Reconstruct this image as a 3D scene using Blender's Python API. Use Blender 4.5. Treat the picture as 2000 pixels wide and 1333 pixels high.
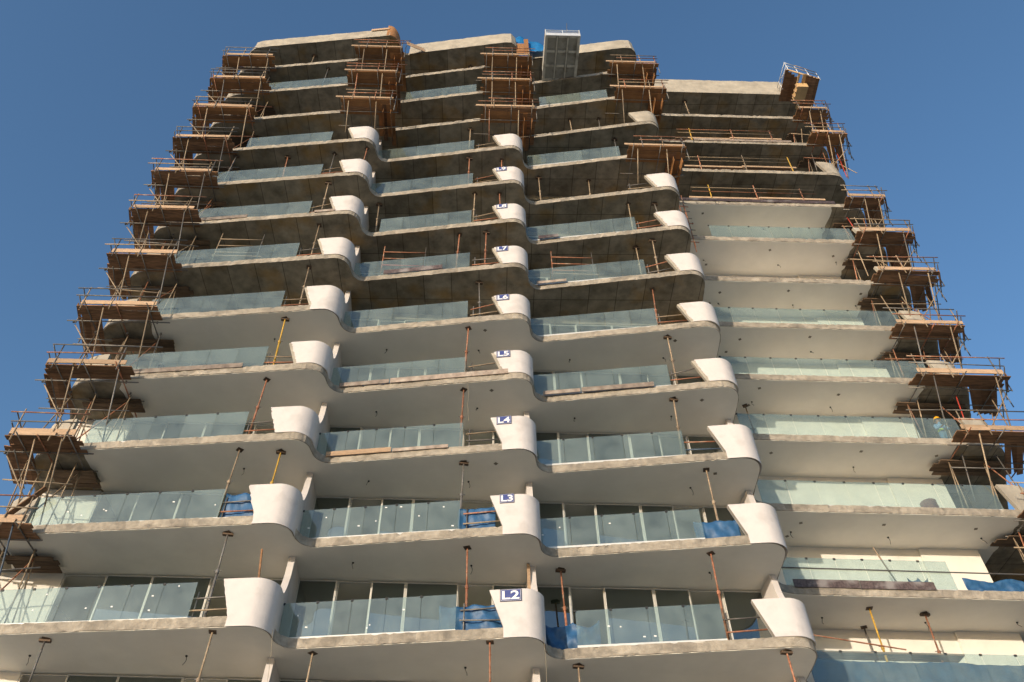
import bpy, bmesh, math, random
from mathutils import Vector, Matrix
R = math.radians
for o in list(bpy.data.objects): bpy.data.objects.remove(o)
sc = bpy.context.scene
COL = sc.collection

# ------------------------------------------------------------------ camera
cam = bpy.data.cameras.new('camera'); camo = bpy.data.objects.new('camera', cam); COL.objects.link(camo)
cam.sensor_width = 36.0; cam.lens = 36.0 * 1600 / 2000; cam.shift_x = (1000 - 931.1) / 2000
cam.clip_end = 6000; cam.clip_start = 0.1
X = Vector((0.999677, -0.0254118, 0.0)); Y = Vector((-0.0187256, -0.7366506, 0.6760142)); U = Vector((0.0171787, 0.6757959, 0.7368886))
M = Matrix(((X[0], X[1], -X[2]), (Y[0], Y[1], -Y[2]), (U[0], U[1], -U[2])))
camo.matrix_world = Matrix.Translation((0, 0, 1.6)) @ M.to_4x4()
sc.camera = camo

# ------------------------------------------------------------------ sky, sun, exposure
SUN_AZ, SUN_EL = 35.0, 6.5          # degrees: light travels this far to the right of +Y; height of the sun
w = bpy.data.worlds.new('World'); sc.world = w; w.use_nodes = True
nt = w.node_tree; nt.nodes.clear()
sky = nt.nodes.new('ShaderNodeTexSky'); sky.sky_type = 'NISHITA'; sky.sun_disc = False
sky.sun_elevation = R(SUN_EL); sky.sun_rotation = R(180 + SUN_AZ)
sky.air_density = 1.0; sky.dust_density = 1.6; sky.ozone_density = 3.0
bg = nt.nodes.new('ShaderNodeBackground'); bg.inputs['Strength'].default_value = 0.15
wo = nt.nodes.new('ShaderNodeOutputWorld')
nt.links.new(sky.outputs[0], bg.inputs['Color']); nt.links.new(bg.outputs[0], wo.inputs['Surface'])
sl = bpy.data.lights.new('sun', 'SUN'); sl.energy = 2.0; sl.angle = R(0.53); sl.color = (1.0, 0.85, 0.67)
so = bpy.data.objects.new('sun', sl); COL.objects.link(so); so.location = (-30, -40, 60)
dirv = Vector((math.sin(R(SUN_AZ)) * math.cos(R(SUN_EL)), math.cos(R(SUN_AZ)) * math.cos(R(SUN_EL)), -math.sin(R(SUN_EL))))
so.rotation_euler = dirv.to_track_quat('-Z', 'Y').to_euler()
vs = sc.view_settings; vs.view_transform = 'Standard'; vs.look = 'None'; vs.gamma = 1.0; vs.use_curve_mapping = False
vs.exposure = 1.12
sc.cycles.max_bounces = 8; sc.cycles.diffuse_bounces = 4; sc.cycles.glossy_bounces = 3; sc.cycles.transparent_max_bounces = 16

# ------------------------------------------------------------------ materials
def mat(name, base, rough=0.8, var=0.15, scale=3.0, tint=None, tint_amt=0.0, tscale=1.0, bump=0.0, bscale=25.0, rnd=0.0, metallic=0.0, spec=0.3, stretch=None, speck=None):
    m = bpy.data.materials.new(name); m.use_nodes = True; t = m.node_tree; N = t.nodes; L = t.links
    b = N['Principled BSDF']; b.inputs['Roughness'].default_value = rough; b.inputs['Metallic'].default_value = metallic
    b.inputs['Specular IOR Level'].default_value = spec
    tc = N.new('ShaderNodeTexCoord'); mp = N.new('ShaderNodeMapping'); L.new(tc.outputs['Object'], mp.inputs['Vector'])
    if stretch: mp.inputs['Scale'].default_value = stretch
    n1 = N.new('ShaderNodeTexNoise'); n1.inputs['Scale'].default_value = scale; n1.inputs['Detail'].default_value = 8; n1.inputs['Roughness'].default_value = 0.62
    L.new(mp.outputs[0], n1.inputs['Vector'])
    rp = N.new('ShaderNodeValToRGB'); e = rp.color_ramp.elements
    e[0].position = 0.3; e[1].position = 0.7
    e[0].color = tuple(c * (1 - var) for c in base) + (1,); e[1].color = tuple(min(1, c * (1 + var)) for c in base) + (1,)
    L.new(n1.outputs['Fac'], rp.inputs[0]); col = rp.outputs[0]
    if tint:
        n2 = N.new('ShaderNodeTexNoise'); n2.inputs['Scale'].default_value = tscale; n2.inputs['Detail'].default_value = 6
        L.new(mp.outputs[0], n2.inputs['Vector'])
        r2 = N.new('ShaderNodeValToRGB'); r2.color_ramp.elements[0].position = 0.52; r2.color_ramp.elements[1].position = 0.68
        r2.color_ramp.elements[0].color = (0, 0, 0, 1); r2.color_ramp.elements[1].color = (tint_amt,) * 3 + (1,)
        L.new(n2.outputs['Fac'], r2.inputs[0])
        mx = N.new('ShaderNodeMix'); mx.data_type = 'RGBA'; L.new(r2.outputs[0], mx.inputs[0]); L.new(col, mx.inputs[6]); mx.inputs[7].default_value = tint + (1,)
        col = mx.outputs[2]
    if speck:                                   # cement-washed patches with a shape of their own
        vo = N.new('ShaderNodeTexVoronoi'); vo.inputs['Scale'].default_value = 1.7; vo.feature = 'F1'; L.new(mp.outputs[0], vo.inputs['Vector'])
        r4 = N.new('ShaderNodeMapRange'); r4.inputs['To Min'].default_value = .72; r4.inputs['To Max'].default_value = 1.18
        L.new(vo.outputs['Color'], r4.inputs['Value']); h4 = N.new('ShaderNodeHueSaturation'); L.new(r4.outputs[0], h4.inputs['Value']); L.new(col, h4.inputs['Color']); col = h4.outputs[0]
    if rnd:
        oi = N.new('ShaderNodeObjectInfo'); hs = N.new('ShaderNodeHueSaturation'); mr = N.new('ShaderNodeMapRange')
        mr.inputs['To Min'].default_value = 1 - rnd; mr.inputs['To Max'].default_value = 1 + rnd
        L.new(oi.outputs['Random'], mr.inputs['Value']); L.new(mr.outputs[0], hs.inputs['Value']); L.new(col, hs.inputs['Color']); col = hs.outputs[0]
    L.new(col, b.inputs['Base Color'])
    if bump:
        n3 = N.new('ShaderNodeTexNoise'); n3.inputs['Scale'].default_value = bscale; n3.inputs['Detail'].default_value = 5; L.new(mp.outputs[0], n3.inputs['Vector'])
        bp = N.new('ShaderNodeBump'); bp.inputs['Strength'].default_value = bump; bp.inputs['Distance'].default_value = 0.02
        L.new(n3.outputs['Fac'], bp.inputs['Height']); L.new(bp.outputs[0], b.inputs['Normal'])
    m['col_socket'] = 1
    return m

MT = {}
MT['edge'] = mat('concrete_edge', (0.325, 0.285, 0.232), .9, .26, 5.0, (0.20, 0.178, 0.15), .7, 2.6, 1.0, 20, spec=.15, speck=True, stretch=(.85, .85, 1.1))
MT['raw'] = mat('concrete_soffit', (0.27, 0.235, 0.178), .9, .42, 1.6, (0.34, 0.20, 0.055), .6, .6, .3, 9, spec=.15)
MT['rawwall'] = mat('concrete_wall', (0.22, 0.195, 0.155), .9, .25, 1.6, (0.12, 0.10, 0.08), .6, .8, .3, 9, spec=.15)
MT['upstand'] = mat('concrete_upstand', (0.385, 0.345, 0.285), .9, .2, 1.8, (0.27, 0.24, 0.20), .7, .8, .6, 12, spec=.15)
MT['soffit'] = mat('painted_soffit', (0.80, 0.765, 0.69), .75, .05, 1.0, (0.74, 0.70, 0.63), .5, .35, .04, 20, spec=.2)
MT['white'] = mat('white_render', (0.59, 0.55, 0.532), .75, .04, 3.5, (0.45, 0.415, 0.395), .55, 1.6, .28, 14, spec=.25)
MT['wall'] = mat('cream_wall', (0.72, 0.69, 0.64), .8, .05, 1.5, (0.62, 0.585, 0.53), .5, .7, .06, 18, spec=.2)
MT['floor'] = mat('slab_top', (0.48, 0.44, 0.38), .9, .2, 1.5, spec=.15)
MT['plank'] = mat('scaffold_plank', (0.23, 0.125, 0.068), .8, .4, 2.2, (0.09, 0.058, 0.038), .65, 1.3, .3, 30, rnd=.35, stretch=(1, 7, 7), spec=.2)
MT['board'] = mat('fresh_board', (0.42, 0.29, 0.19), .8, .25, 2.5, (0.30, 0.20, 0.125), .5, 1.2, .2, 30, rnd=.18, stretch=(1, 7, 7), spec=.2)
MT['ply'] = mat('formwork_ply', (0.30, 0.145, 0.06), .75, .25, 1.7, (0.20, 0.10, 0.045), .6, .8, .15, 20, rnd=.2, spec=.25)
MT['newply'] = mat('new_plywood', (0.60, 0.40, 0.20), .75, .15, 1.7, rnd=.12, spec=.25)
MT['rust'] = mat('rusty_tube', (0.30, 0.125, 0.07), .7, .4, 6, (0.42, 0.34, 0.26), .7, 4, .2, 40, rnd=.3, spec=.3)
MT['tan'] = mat('dusty_tube', (0.29, 0.22, 0.15), .7, .35, 6, (0.14, 0.095, 0.065), .6, 3, .2, 40, rnd=.3, spec=.3)
MT['steel'] = mat('grey_tube', (0.16, 0.15, 0.14), .55, .3, 6, (0.11, 0.08, 0.06), .6, 3, .2, 40, rnd=.35, metallic=.35, spec=.4)
MT['bluetube'] = mat('blue_tube', (0.055, 0.085, 0.13), .55, .3, 6, (0.2, 0.17, 0.13), .5, 4, rnd=.3, spec=.4)
MT['yellow'] = mat('yellow_tube', (0.55, 0.33, 0.05), .6, .2, 6, (0.3, 0.2, 0.1), .6, 5, rnd=.15)
MT['redt'] = mat('red_tube', (0.42, 0.05, 0.035), .6, .3, 5, (0.45, 0.38, 0.33), .5, 3)
MT['tarp'] = mat('blue_tarpaulin', (0.02, 0.085, 0.195), .55, .25, 3, (0.04, 0.14, 0.30), .5, 2, .5, 9, spec=.5)
MT['stone'] = mat('stone_strip', (0.24, 0.19, 0.155), .6, .4, 5, (0.40, 0.35, 0.29), .6, 3, .2, 30, rnd=.25)
MT['granite'] = mat('dark_granite', (0.085, 0.062, 0.058), .35, .6, 12, (0.28, 0.26, 0.25), .6, 1.6, .1, 40, rnd=.3)
MT['alu'] = mat('aluminium_frame', (0.62, 0.61, 0.58), .4, .08, 3, (0.4, 0.38, 0.34), .5, 3, metallic=.2, spec=.5)
MT['darkframe'] = mat('dark_frame', (0.03, 0.03, 0.03), .5, .2, 3)
MT['blue'] = mat('sign_blue', (0.05, 0.068, 0.22), .5, .15, 6, (0.10, 0.115, 0.25), .4, 3)
MT['navy'] = mat('sign_border', (0.03, 0.035, 0.09), .5, .1, 4)
MT['letter'] = mat('sign_white', (0.80, 0.79, 0.76), .5, .05, 4)
MT['deck'] = mat('deck_steel', (0.56, 0.53, 0.46), .7, .15, 2, (0.16, 0.13, 0.10), .6, 1.5, .1, 20)
MT['decksheet'] = mat('deck_sheet', (0.33, 0.32, 0.28), .7, .15, 2, (0.10, 0.08, 0.06), .6, 1.5)
MT['galv'] = mat('galvanised', (0.62, 0.64, 0.66), .45, .1, 5, metallic=.3)
MT['wire'] = mat('black_wire', (0.02, 0.02, 0.018), .6, .1, 5)
MT['palewire'] = mat('pale_wire', (0.30, 0.25, 0.17), .7, .2, 5)
MT['ground'] = mat('sand_ground', (0.56, 0.485, 0.375), .95, .10, .25, (0.50, 0.43, 0.33), .6, .05, .3, 6, spec=.1)
MT['skin'] = mat('skin', (0.22, 0.12, 0.075), .6, .05, 10)
MT['shirt'] = mat('blue_overall', (0.16, 0.27, 0.42), .85, .12, 8)
MT['vest'] = mat('safety_vest', (0.48, 0.60, 0.06), .8, .1, 8)
MT['hat'] = mat('yellow_hard_hat', (0.75, 0.36, 0.02), .35, .05, 4, spec=.5)
MT['drum'] = mat('red_drum', (0.24, 0.075, 0.06), .5, .2, 4, (0.45, 0.36, 0.33), .6, 2)
MT['shadeplank'] = mat('shaded_plank', (0.12, 0.082, 0.055), .85, .4, 2.2, (0.06, 0.045, 0.035), .6, 1.3, .3, 30, rnd=.35, stretch=(1, 7, 7), spec=.15)  # plank timber again, darkened: shade under the slab put into the colour
MT['rooftarp'] = mat('sunlit_tarpaulin', (0.008, 0.13, 0.34), .5, .2, 3, bump=.4, bscale=6)  # brighter blue: sunlight through the cloth is put into the colour
MT['darkpad'] = mat('dark_timber', (0.10, 0.07, 0.05), .85, .3, 6, rnd=.3)

# formwork board joints on the raw soffit
def add_joints(m, sx, sy, amt):
    t = m.node_tree; N = t.nodes; L = t.links; b = N['Principled BSDF']
    src = b.inputs['Base Color'].links[0].from_socket
    tc = N.new('ShaderNodeTexCoord'); mp = N.new('ShaderNodeMapping'); L.new(tc.outputs['Object'], mp.inputs['Vector'])
    mp.inputs['Rotation'].default_value = (0, 0, R(1.5))
    br = N.new('ShaderNodeTexBrick'); br.inputs['Scale'].default_value = 1; br.inputs['Brick Width'].default_value = sx; br.inputs['Row Height'].default_value = sy
    br.inputs['Mortar Size'].default_value = .016; br.inputs['Mortar Smooth'].default_value = .4; br.offset = 0.0
    br.inputs['Color1'].default_value = (1, 1, 1, 1); br.inputs['Color2'].default_value = (.72, .70, .66, 1); br.inputs['Mortar'].default_value = (amt, amt, amt, 1)
    L.new(mp.outputs[0], br.inputs['Vector'])
    mx = N.new('ShaderNodeMix'); mx.data_type = 'RGBA'; mx.blend_type = 'MULTIPLY'; mx.inputs[0].default_value = 1
    L.new(src, mx.inputs[6]); L.new(br.outputs['Color'], mx.inputs[7]); L.new(mx.outputs[2], b.inputs['Base Color'])
add_joints(MT['raw'], 1.22, 2.44, .25)

def glass(name, tint, dust, dustcol, ior, rough):
    m = bpy.data.materials.new(name); m.use_nodes = True; t = m.node_tree; N = t.nodes; L = t.links; N.clear()
    out = N.new('ShaderNodeOutputMaterial'); tr = N.new('ShaderNodeBsdfTransparent'); tr.inputs[0].default_value = tint + (1,)
    df = N.new('ShaderNodeBsdfDiffuse'); df.inputs[0].default_value = dustcol + (1,)
    gl = N.new('ShaderNodeBsdfGlossy'); gl.inputs['Roughness'].default_value = rough; gl.inputs[0].default_value = (.95, 1, 1, 1)
    tc = N.new('ShaderNodeTexCoord'); nz = N.new('ShaderNodeTexNoise'); nz.inputs['Scale'].default_value = 1.6; nz.inputs['Detail'].default_value = 7
    L.new(tc.outputs['Object'], nz.inputs['Vector'])
    oi = N.new('ShaderNodeObjectInfo')
    mr = N.new('ShaderNodeMapRange'); mr.inputs['From Min'].default_value = .3; mr.inputs['From Max'].default_value = .75
    mr.inputs['To Min'].default_value = dust * .6; mr.inputs['To Max'].default_value = dust * 1.5
    L.new(nz.outputs['Fac'], mr.inputs['Value'])
    ad = N.new('ShaderNodeMath'); ad.operation = 'MULTIPLY_ADD'; L.new(oi.outputs['Random'], ad.inputs[0]); ad.inputs[1].default_value = dust * .5; L.new(mr.outputs[0], ad.inputs[2])
    m1 = N.new('ShaderNodeMixShader'); L.new(ad.outputs[0], m1.inputs[0]); L.new(tr.outputs[0], m1.inputs[1]); L.new(df.outputs[0], m1.inputs[2])
    fr = N.new('ShaderNodeFresnel'); fr.inputs['IOR'].default_value = ior
    m2 = N.new('ShaderNodeMixShader'); ge = N.new('ShaderNodeNewGeometry'); fm = N.new('ShaderNodeMath'); fm.operation = 'SUBTRACT'; fm.use_clamp = True; L.new(fr.outputs[0], fm.inputs[0]); L.new(ge.outputs['Backfacing'], fm.inputs[1])
    L.new(fm.outputs[0], m2.inputs[0]); L.new(m1.outputs[0], m2.inputs[1]); L.new(gl.outputs[0], m2.inputs[2])
    L.new(m2.outputs[0], out.inputs['Surface'])
    return m
MT['glass'] = glass('balcony_glass', (.80, .89, .875), .125, (.40, .46, .43), 1.8, .0)
MT['winglass'] = glass('window_glass', (.34, .42, .39), .02, (.2, .24, .22), 2.5, .0)

# ------------------------------------------------------------------ mesh helpers
rng = random.Random(7)
class MB:
    def __init__(s): s.v = []; s.f = []; s.m = []; s.smooth = False
    def add(s, vs, fs, mi=0):
        b = len(s.v); s.v += [tuple(p) for p in vs]; s.f += [tuple(b + i for i in f) for f in fs]; s.m += [mi] * len(fs); return s
    def box(s, a, b, mi=0):
        (x0, y0, z0), (x1, y1, z1) = a, b
        return s.add([(x0, y0, z0), (x1, y0, z0), (x1, y1, z0), (x0, y1, z0), (x0, y0, z1), (x1, y0, z1), (x1, y1, z1), (x0, y1, z1)],
                     [(0, 3, 2, 1), (4, 5, 6, 7), (0, 1, 5, 4), (1, 2, 6, 5), (2, 3, 7, 6), (3, 0, 4, 7)], mi)
    def beam(s, p, q, w, t, up=(0, 0, 1), mi=0):          # bar from p to q, w wide across, t thick along up
        p = Vector(p); q = Vector(q); d = (q - p).normalized(); u = Vector(up); sd = d.cross(u).normalized(); u = sd.cross(d).normalized()
        vs = []
        for c in (p, q):
            for a, b in ((-1, -1), (1, -1), (1, 1), (-1, 1)): vs.append(c + sd * (a * w / 2) + u * (b * t / 2))
        return s.add(vs, [(0, 1, 2, 3), (7, 6, 5, 4), (0, 4, 5, 1), (1, 5, 6, 2), (2, 6, 7, 3), (3, 7, 4, 0)], mi)
    def tube(s, p, q, r=.024, n=8, mi=0):
        p = Vector(p); q = Vector(q); d = (q - p).normalized(); a = d.orthogonal().normalized(); b = d.cross(a)
        vs = []
        for c in (p, q):
            for i in range(n):
                an = 2 * math.pi * i / n; vs.append(c + a * (r * math.cos(an)) + b * (r * math.sin(an)))
        fs = [(i, (i + 1) % n, n + (i + 1) % n, n + i) for i in range(n)] + [tuple(range(n - 1, -1, -1)), tuple(range(n, 2 * n))]
        return s.add(vs, fs, mi)
    def wirepath(s, pts, r=.008, n=5, mi=0):
        for p, q in zip(pts[:-1], pts[1:]): s.tube(p, q, r, n, mi)
        return s
    def build(s, name, m, parent=None, off=(0, 0, 0), smooth=False):
        me = bpy.data.meshes.new(name); ox, oy, oz = off
        me.from_pydata([(x - ox, y - oy, z - oz) for x, y, z in s.v], [], s.f)
        for mm in (m if isinstance(m, (list, tuple)) else [m]): me.materials.append(MT[mm] if isinstance(mm, str) else mm)
        if any(s.m): me.polygons.foreach_set('material_index', s.m)
        if smooth: me.polygons.foreach_set('use_smooth', [True] * len(me.polygons))
        me.update()
        if smooth == 'auto': me.set_sharp_from_angle(angle=R(35))
        o = bpy.data.objects.new(name, me); COL.objects.link(o)
        if parent is not None: o.parent = parent
        return o
def tag(o, label=None, cat=None, group=None, kind=None):
    if label: o['label'] = label
    if cat: o['category'] = cat
    if group: o['group'] = group
    if kind: o['kind'] = kind
    return o
def empty(name, loc, label, cat, group=None):
    o = bpy.data.objects.new(name, None); COL.objects.link(o); o.location = loc; o.empty_display_size = .3
    return tag(o, label, cat, group)
def solo(mb, name, m, label, cat, group=None, loc=None, smooth=False):     # a thing that is one mesh
    loc = loc or mb.v[0]; o = mb.build(name, m, None, loc, smooth); o.location = loc
    return tag(o, label, cat, group)

# ------------------------------------------------------------------ plan of a floor
H, Z2 = 3.4, 12.918
TH = 0.30                                   # slab thickness
def zl(n): return Z2 + H * (n - 2)          # underside of slab n
NOSE = [(-6.30, 21.33), (1.46, 21.55), (9.20, 21.70)]
SLOPE = [-.117, -.150, -.150]
REL = [(0, 0), (.22, .0), (.42, .08), (.58, .22), (.68, .42), (.73, .68), (.79, .90), (.90, 1.07), (1.06, 1.19), (1.26, 1.235)]
def liney(k, x): return NOSE[k][1] + SLOPE[k] * (x - NOSE[k][0])
def catmull(p, n=6):
    out = []
    for i in range(len(p) - 1):
        a = p[max(i - 1, 0)]; b = p[i]; c = p[i + 1]; d = p[min(i + 2, len(p) - 1)]
        for j in range(n):
            t = j / n
            out.append(tuple(.5 * (2 * b[q] + (c[q] - a[q]) * t + (2 * a[q] - 5 * b[q] + 4 * c[q] - d[q]) * t * t + (3 * b[q] - a[q] - 3 * c[q] + d[q]) * t ** 3) for q in (0, 1)))
    out.append(p[-1]); return out
def densify(pts, step):
    out = []
    for a, b in zip(pts[:-1], pts[1:]):
        L = math.hypot(b[0] - a[0], b[1] - a[1]); k = max(1, int(L / step))
        for j in range(k): out.append((a[0] + (b[0] - a[0]) * j / k, a[1] + (b[1] - a[1]) * j / k))
    out.append(pts[-1]); return out
def side(k): return catmull([(NOSE[k][0] + a, NOSE[k][1] + b) for a, b in REL], 3)
LEFTC = catmull([(-16.25, 25.2), (-15.75, 23.7), (-15.62, 23.2), (-15.42, 22.78), (-15.05, 22.45), (-14.5, liney(0, -14.5))], 4)
CD = catmull([(9.2, 21.70), (9.45, 21.73), (9.70, 21.86), (9.88, 22.08), (9.97, 22.40), (10.02, 22.9), (10.06, 23.5), (10.15, 24.05), (10.40, 24.45), (10.85, 24.63), (11.3, 24.65)], 3)
RIGHTC = catmull([(20.3, 24.65), (20.85, 24.75), (21.25, 25.08), (21.52, 25.6), (21.85, 26.3), (23.2, 29.0)], 4)
def front():
    p = list(LEFTC); p += side(0); p += side(1); p += CD; p += RIGHTC
    return p
FRONT = densify(front(), .11)
BACK = [(23.2, 40.0), (-20.0, 40.0)]
def normals(pts):
    ns = []
    for i in range(len(pts)):
        a = pts[max(i - 1, 0)]; b = pts[min(i + 1, len(pts) - 1)]
        dx, dy = b[0] - a[0], b[1] - a[1]; l = math.hypot(dx, dy) or 1
        ns.append((dy / l, -dx / l))        # outward (towards the street) for a left-to-right path
    return ns
FN = normals(FRONT)

LV = {1: 'level below L2', 2: 'level L2', 3: 'level L3', 4: 'level L4', 5: 'level L5', 6: 'level L6', 7: 'level L7', 8: 'level L8', 9: 'level L9',
      10: 'first level above L9', 11: 'second level above L9', 12: 'third level above L9', 13: 'fourth level above L9', 14: 'roof'}
BAYN = ['left bay', 'middle bay', 'right-hand front bay', 'recessed right wing']

# ------------------------------------------------------------------ ground
g = MB(); g.add([(-2500, -2500, 0), (2500, -2500, 0), (2500, 2500, 0), (-2500, 2500, 0)], [(0, 1, 2, 3)])
tag(g.build('ground', 'ground'), 'pale sandy ground around the building site', None, None, 'structure')

# ------------------------------------------------------------------ the tower
T0 = (0.0, 21.0, 0.0)
tower = empty('apartment_tower', T0, 'unfinished apartment tower with sawtooth curved balconies, white parapets and glass railings', 'building')
def part(mb, name, m, parent=None, smooth=False, kind=None, label=None):
    o = mb.build(name, m, parent or tower, T0, smooth)
    if kind: o['kind'] = kind
    if label: o['label'] = label
    return o

def slab(n):
    r = random.Random(n * 31); z = zl(n); mb = MB()
    ph = [r.uniform(0, 6) for _ in range(6)]
    bot, mid, top, inn = [], [], [], []
    s = 0
    for i, ((x, y), (nx, ny)) in enumerate(zip(FRONT, FN)):
        j = .006 * math.sin(x * (1.3 + .15 * n) + ph[0]) + .003 * math.sin(x * (5 + .4 * n) + ph[1]) + r.uniform(-.010, .008)
        chip = -r.uniform(.02, .05) if r.random() < .045 else 0
        dz = -r.uniform(.01, .03) if r.random() < .05 else r.uniform(-.010, .004)
        bot.append((x + nx * j, y + ny * j, z + dz)); mid.append((x + nx * (j + r.uniform(-.006, .006)), y + ny * (j + r.uniform(-.006, .006)), z + TH * .5))
        inn.append((x - nx * .06, y - ny * .06, z))
        top.append((x + nx * (j + chip), y + ny * (j + chip), z + TH + (r.uniform(-.05, -.015) if r.random() < .12 else r.uniform(-.008, .008))))
    nfr = len(bot); bk = [(x, y, z) for x, y in BACK]; bkt = [(x, y, z + TH) for x, y in BACK]
    v = bot + bk + mid + top + bkt + inn; iI = nfr * 3 + 4
    iB, iM, iT = 0, nfr + 2, nfr + 2 + nfr
    fs = []; mi = []
    for i in range(nfr - 1):
        fs.append((iB + i, iB + i + 1, iM + i + 1, iM + i)); mi.append(1)
        fs.append((iM + i, iM + i + 1, iT + i + 1, iT + i)); mi.append(1)
    for i in range(nfr - 1): fs.append((iI + i, iI + i + 1, iB + i + 1, iB + i)); mi.append(1 if n <= 6 or (n <= 10 and FRONT[i][0] > 10.2) else 0)
    fs.append((iB + nfr + 1, iB + nfr) + tuple(range(iI + nfr - 1, iI - 1, -1))); mi.append(0)
    fs.append(tuple(range(iT, iT + nfr + 2))); mi.append(2)
    mb.v = v; mb.f = fs; mb.m = mi
    return part(mb, 'floor_slab', ['raw', 'edge', 'floor'])

def jag(x, y0, y1, amp, r, n=9):
    return [(x + r.uniform(-amp, amp), y0 + (y1 - y0) * (i + .5) / n) for i in range(n)]
def prism(mb, poly, z0, z1, mi=0):
    n = len(poly); v = [(x, y, z0) for x, y in poly] + [(x, y, z1) for x, y in poly]
    mb.add(v, [tuple(range(n - 1, -1, -1)), tuple(range(n, 2 * n))] + [(i, (i + 1) % n, n + (i + 1) % n, n + i) for i in range(n)], mi)
def plaster(n, sl):
    r = random.Random(n * 17 + 3); z = zl(n)
    ins = [(x - nx * .03, y - ny * .03) for (x, y), (nx, ny) in zip(FRONT, FN)]
    if n <= 6:
        xl = -13.45 + r.uniform(-.15, .15) if n >= 4 else -15.2
        fr = [p for p, q in zip(ins, FRONT) if xl < q[0] and (q[0] < 10.05 and q[1] < 24.3)]
        poly = fr + [(10.08, 24.45), (10.08, 31.0), (-13.45, 31.0)] + jag(xl, 24.6, liney(0, xl) + .1, .09, r)
        mb = MB(); prism(mb, poly, z - .016, z - .002); part(mb, 'soffit_plaster', 'soffit', sl)
    if n <= 10:
        xr = 19.45 + r.uniform(-.25, .25) if n > 4 else 20.2
        fr = [p for p, q in zip(ins, FRONT) if (q[0] > 10.12 and q[1] > 24.2) and q[0] < xr]
        poly = fr + jag(xr, 24.75, 27.1, .10, r) + [(xr, 28.5), (10.13, 28.5)]
        mb = MB(); prism(mb, poly, z - .018, z - .002); part(mb, 'soffit_plaster', 'soffit', sl)

SLABS = {}
for n in range(0, 15):
    SLABS[n] = slab(n)
    if n <= 10: plaster(n, SLABS[n])

# podium under the first slab
mb = MB(); mb.box((-15.5, 24.5, 0), (22.5, 40, zl(0))); part(mb, 'podium_wall', 'wall')

# nose parapets: a concrete core that sweeps round the nose and climbs to the soffit as a fin, with a render coat
def par_path(k):
    nx, ny = NOSE[k]
    rel = [(0, 0), (.22, .0), (.42, .08), (.58, .22), (.69, .42), (.705, .70), (.685, .95), (.655, 1.2), (.625, 1.5), (.60, 1.8), (.585, 2.2), (.57, 2.6), (.56, 24.45 - ny)]
    if k == 2: rel = [(a + .10 * min(1, b / 1.0), b) for a, b in rel[:-1]] + [(.67, 26.9 - ny)]
    return catmull([(nx + a, ny + b) for a, b in rel], 3)
def par_mesh(k, n, off, thick, zb, top, start_b, start_t, rag=0.0, seed=0, drop=0.0, full=True):
    r = random.Random(seed); z0 = zl(n); pts = par_path(k); ns = normals(pts); rows = 18
    nx, ny = NOSE[k]; sy = SLOPE[k]; fl = math.hypot(1, sy); fnx, fny = sy / fl, -1 / fl
    nfr = 5
    def ztop(x, y):
        d = y - ny
        if not full or d < .75: return top
        a = min(1, (d - .75) / 1.05)
        zt = top + (H - .02 - top) * (1 - math.sqrt(max(0, 1 - a * a))) ** .75
        return H - .02 if d >= 1.8 else zt
    rg = [r.uniform(-rag, rag) for _ in range(rows + 1)]
    cols = []
    for i in range(nfr):
        col = []
        for j in range(rows + 1):
            z = zb + (top - zb) * j / rows
            st = start_b + (start_t - start_b) * max(0, z - .3) / (1.47 - .3) + rg[j] * (1 if 0 < j < rows else .5)
            dx = st * (1 - i / nfr); col.append((nx + dx, ny + sy * dx, z, fnx, fny))
        cols.append(col)
    for (x, y), (ax, ay) in zip(pts, ns):
        if not full and y - ny > .75: break
        zt = ztop(x, y); zbb = zb
        if y - ny > 1.0: zbb = max(zb, TH - .005)
        cols.append([(x, y, zbb + (zt - zbb) * j / rows, ax, ay) for j in range(rows + 1)])
    mb = MB(); nc = len(cols); w = rows + 1
    O = [(x + ax * off, y + ay * off, z0 + z) for c in cols for x, y, z, ax, ay in c]
    I = [(x + ax * (off - thick), y + ay * (off - thick), z0 + (max(z, TH + .002) if thick > .1 else z)) for c in cols for x, y, z, ax, ay in c]
    v = O + I; b = len(O); f = []
    for i in range(nc - 1):
        for j in range(rows):
            a = i * w + j; f.append((a, a + w, a + w + 1, a + 1)); f.append((b + a, b + a + 1, b + a + w + 1, b + a + w))
        a = i * w; f.append((a, b + a, b + a + w, a + w)); a += rows; f.append((a, a + w, b + a + w, b + a))
    for j in range(rows):
        f.append((j, j + 1, b + j + 1, b + j)); a = (nc - 1) * w + j; f.append((a, b + a, b + a + 1, a + 1))
    mb.v = v; mb.f = f; mb.m = [0] * len(f); return mb
def parapet(k, n):
    raw = n >= 11
    core = part(par_mesh(k, n, .004, .15, TH - .02, 1.45, -.50, -.90), 'parapet', 'upstand', smooth='auto')
    if raw: return
    cover = (n <= 3 or (n == 4 and k != 0) or (n == 6 and k == 0) or (n == 7 and k == 2 and 0)) and not (k == 2 and n == 2)
    zb = -.02 if cover else TH - .01 - (.04 if n > 6 else 0)
    rag = .0 if n <= 4 and k != 0 else .032
    d = 0 if n <= 4 else .10
    if k == 0 and n == 2: rag = .012
    part(par_mesh(k, n, .030, .205, zb, 1.48, -.50 + d, -.90 + d + .005, rag, seed=n * 7 + k), 'render_coat', 'white', core, smooth='auto')
for n in range(1, 14):
    for k in range(3):
        if (n <= 10 and (k, n) != (2, 10)) or (n == 11 and k == 2): parapet(k, n)

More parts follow.
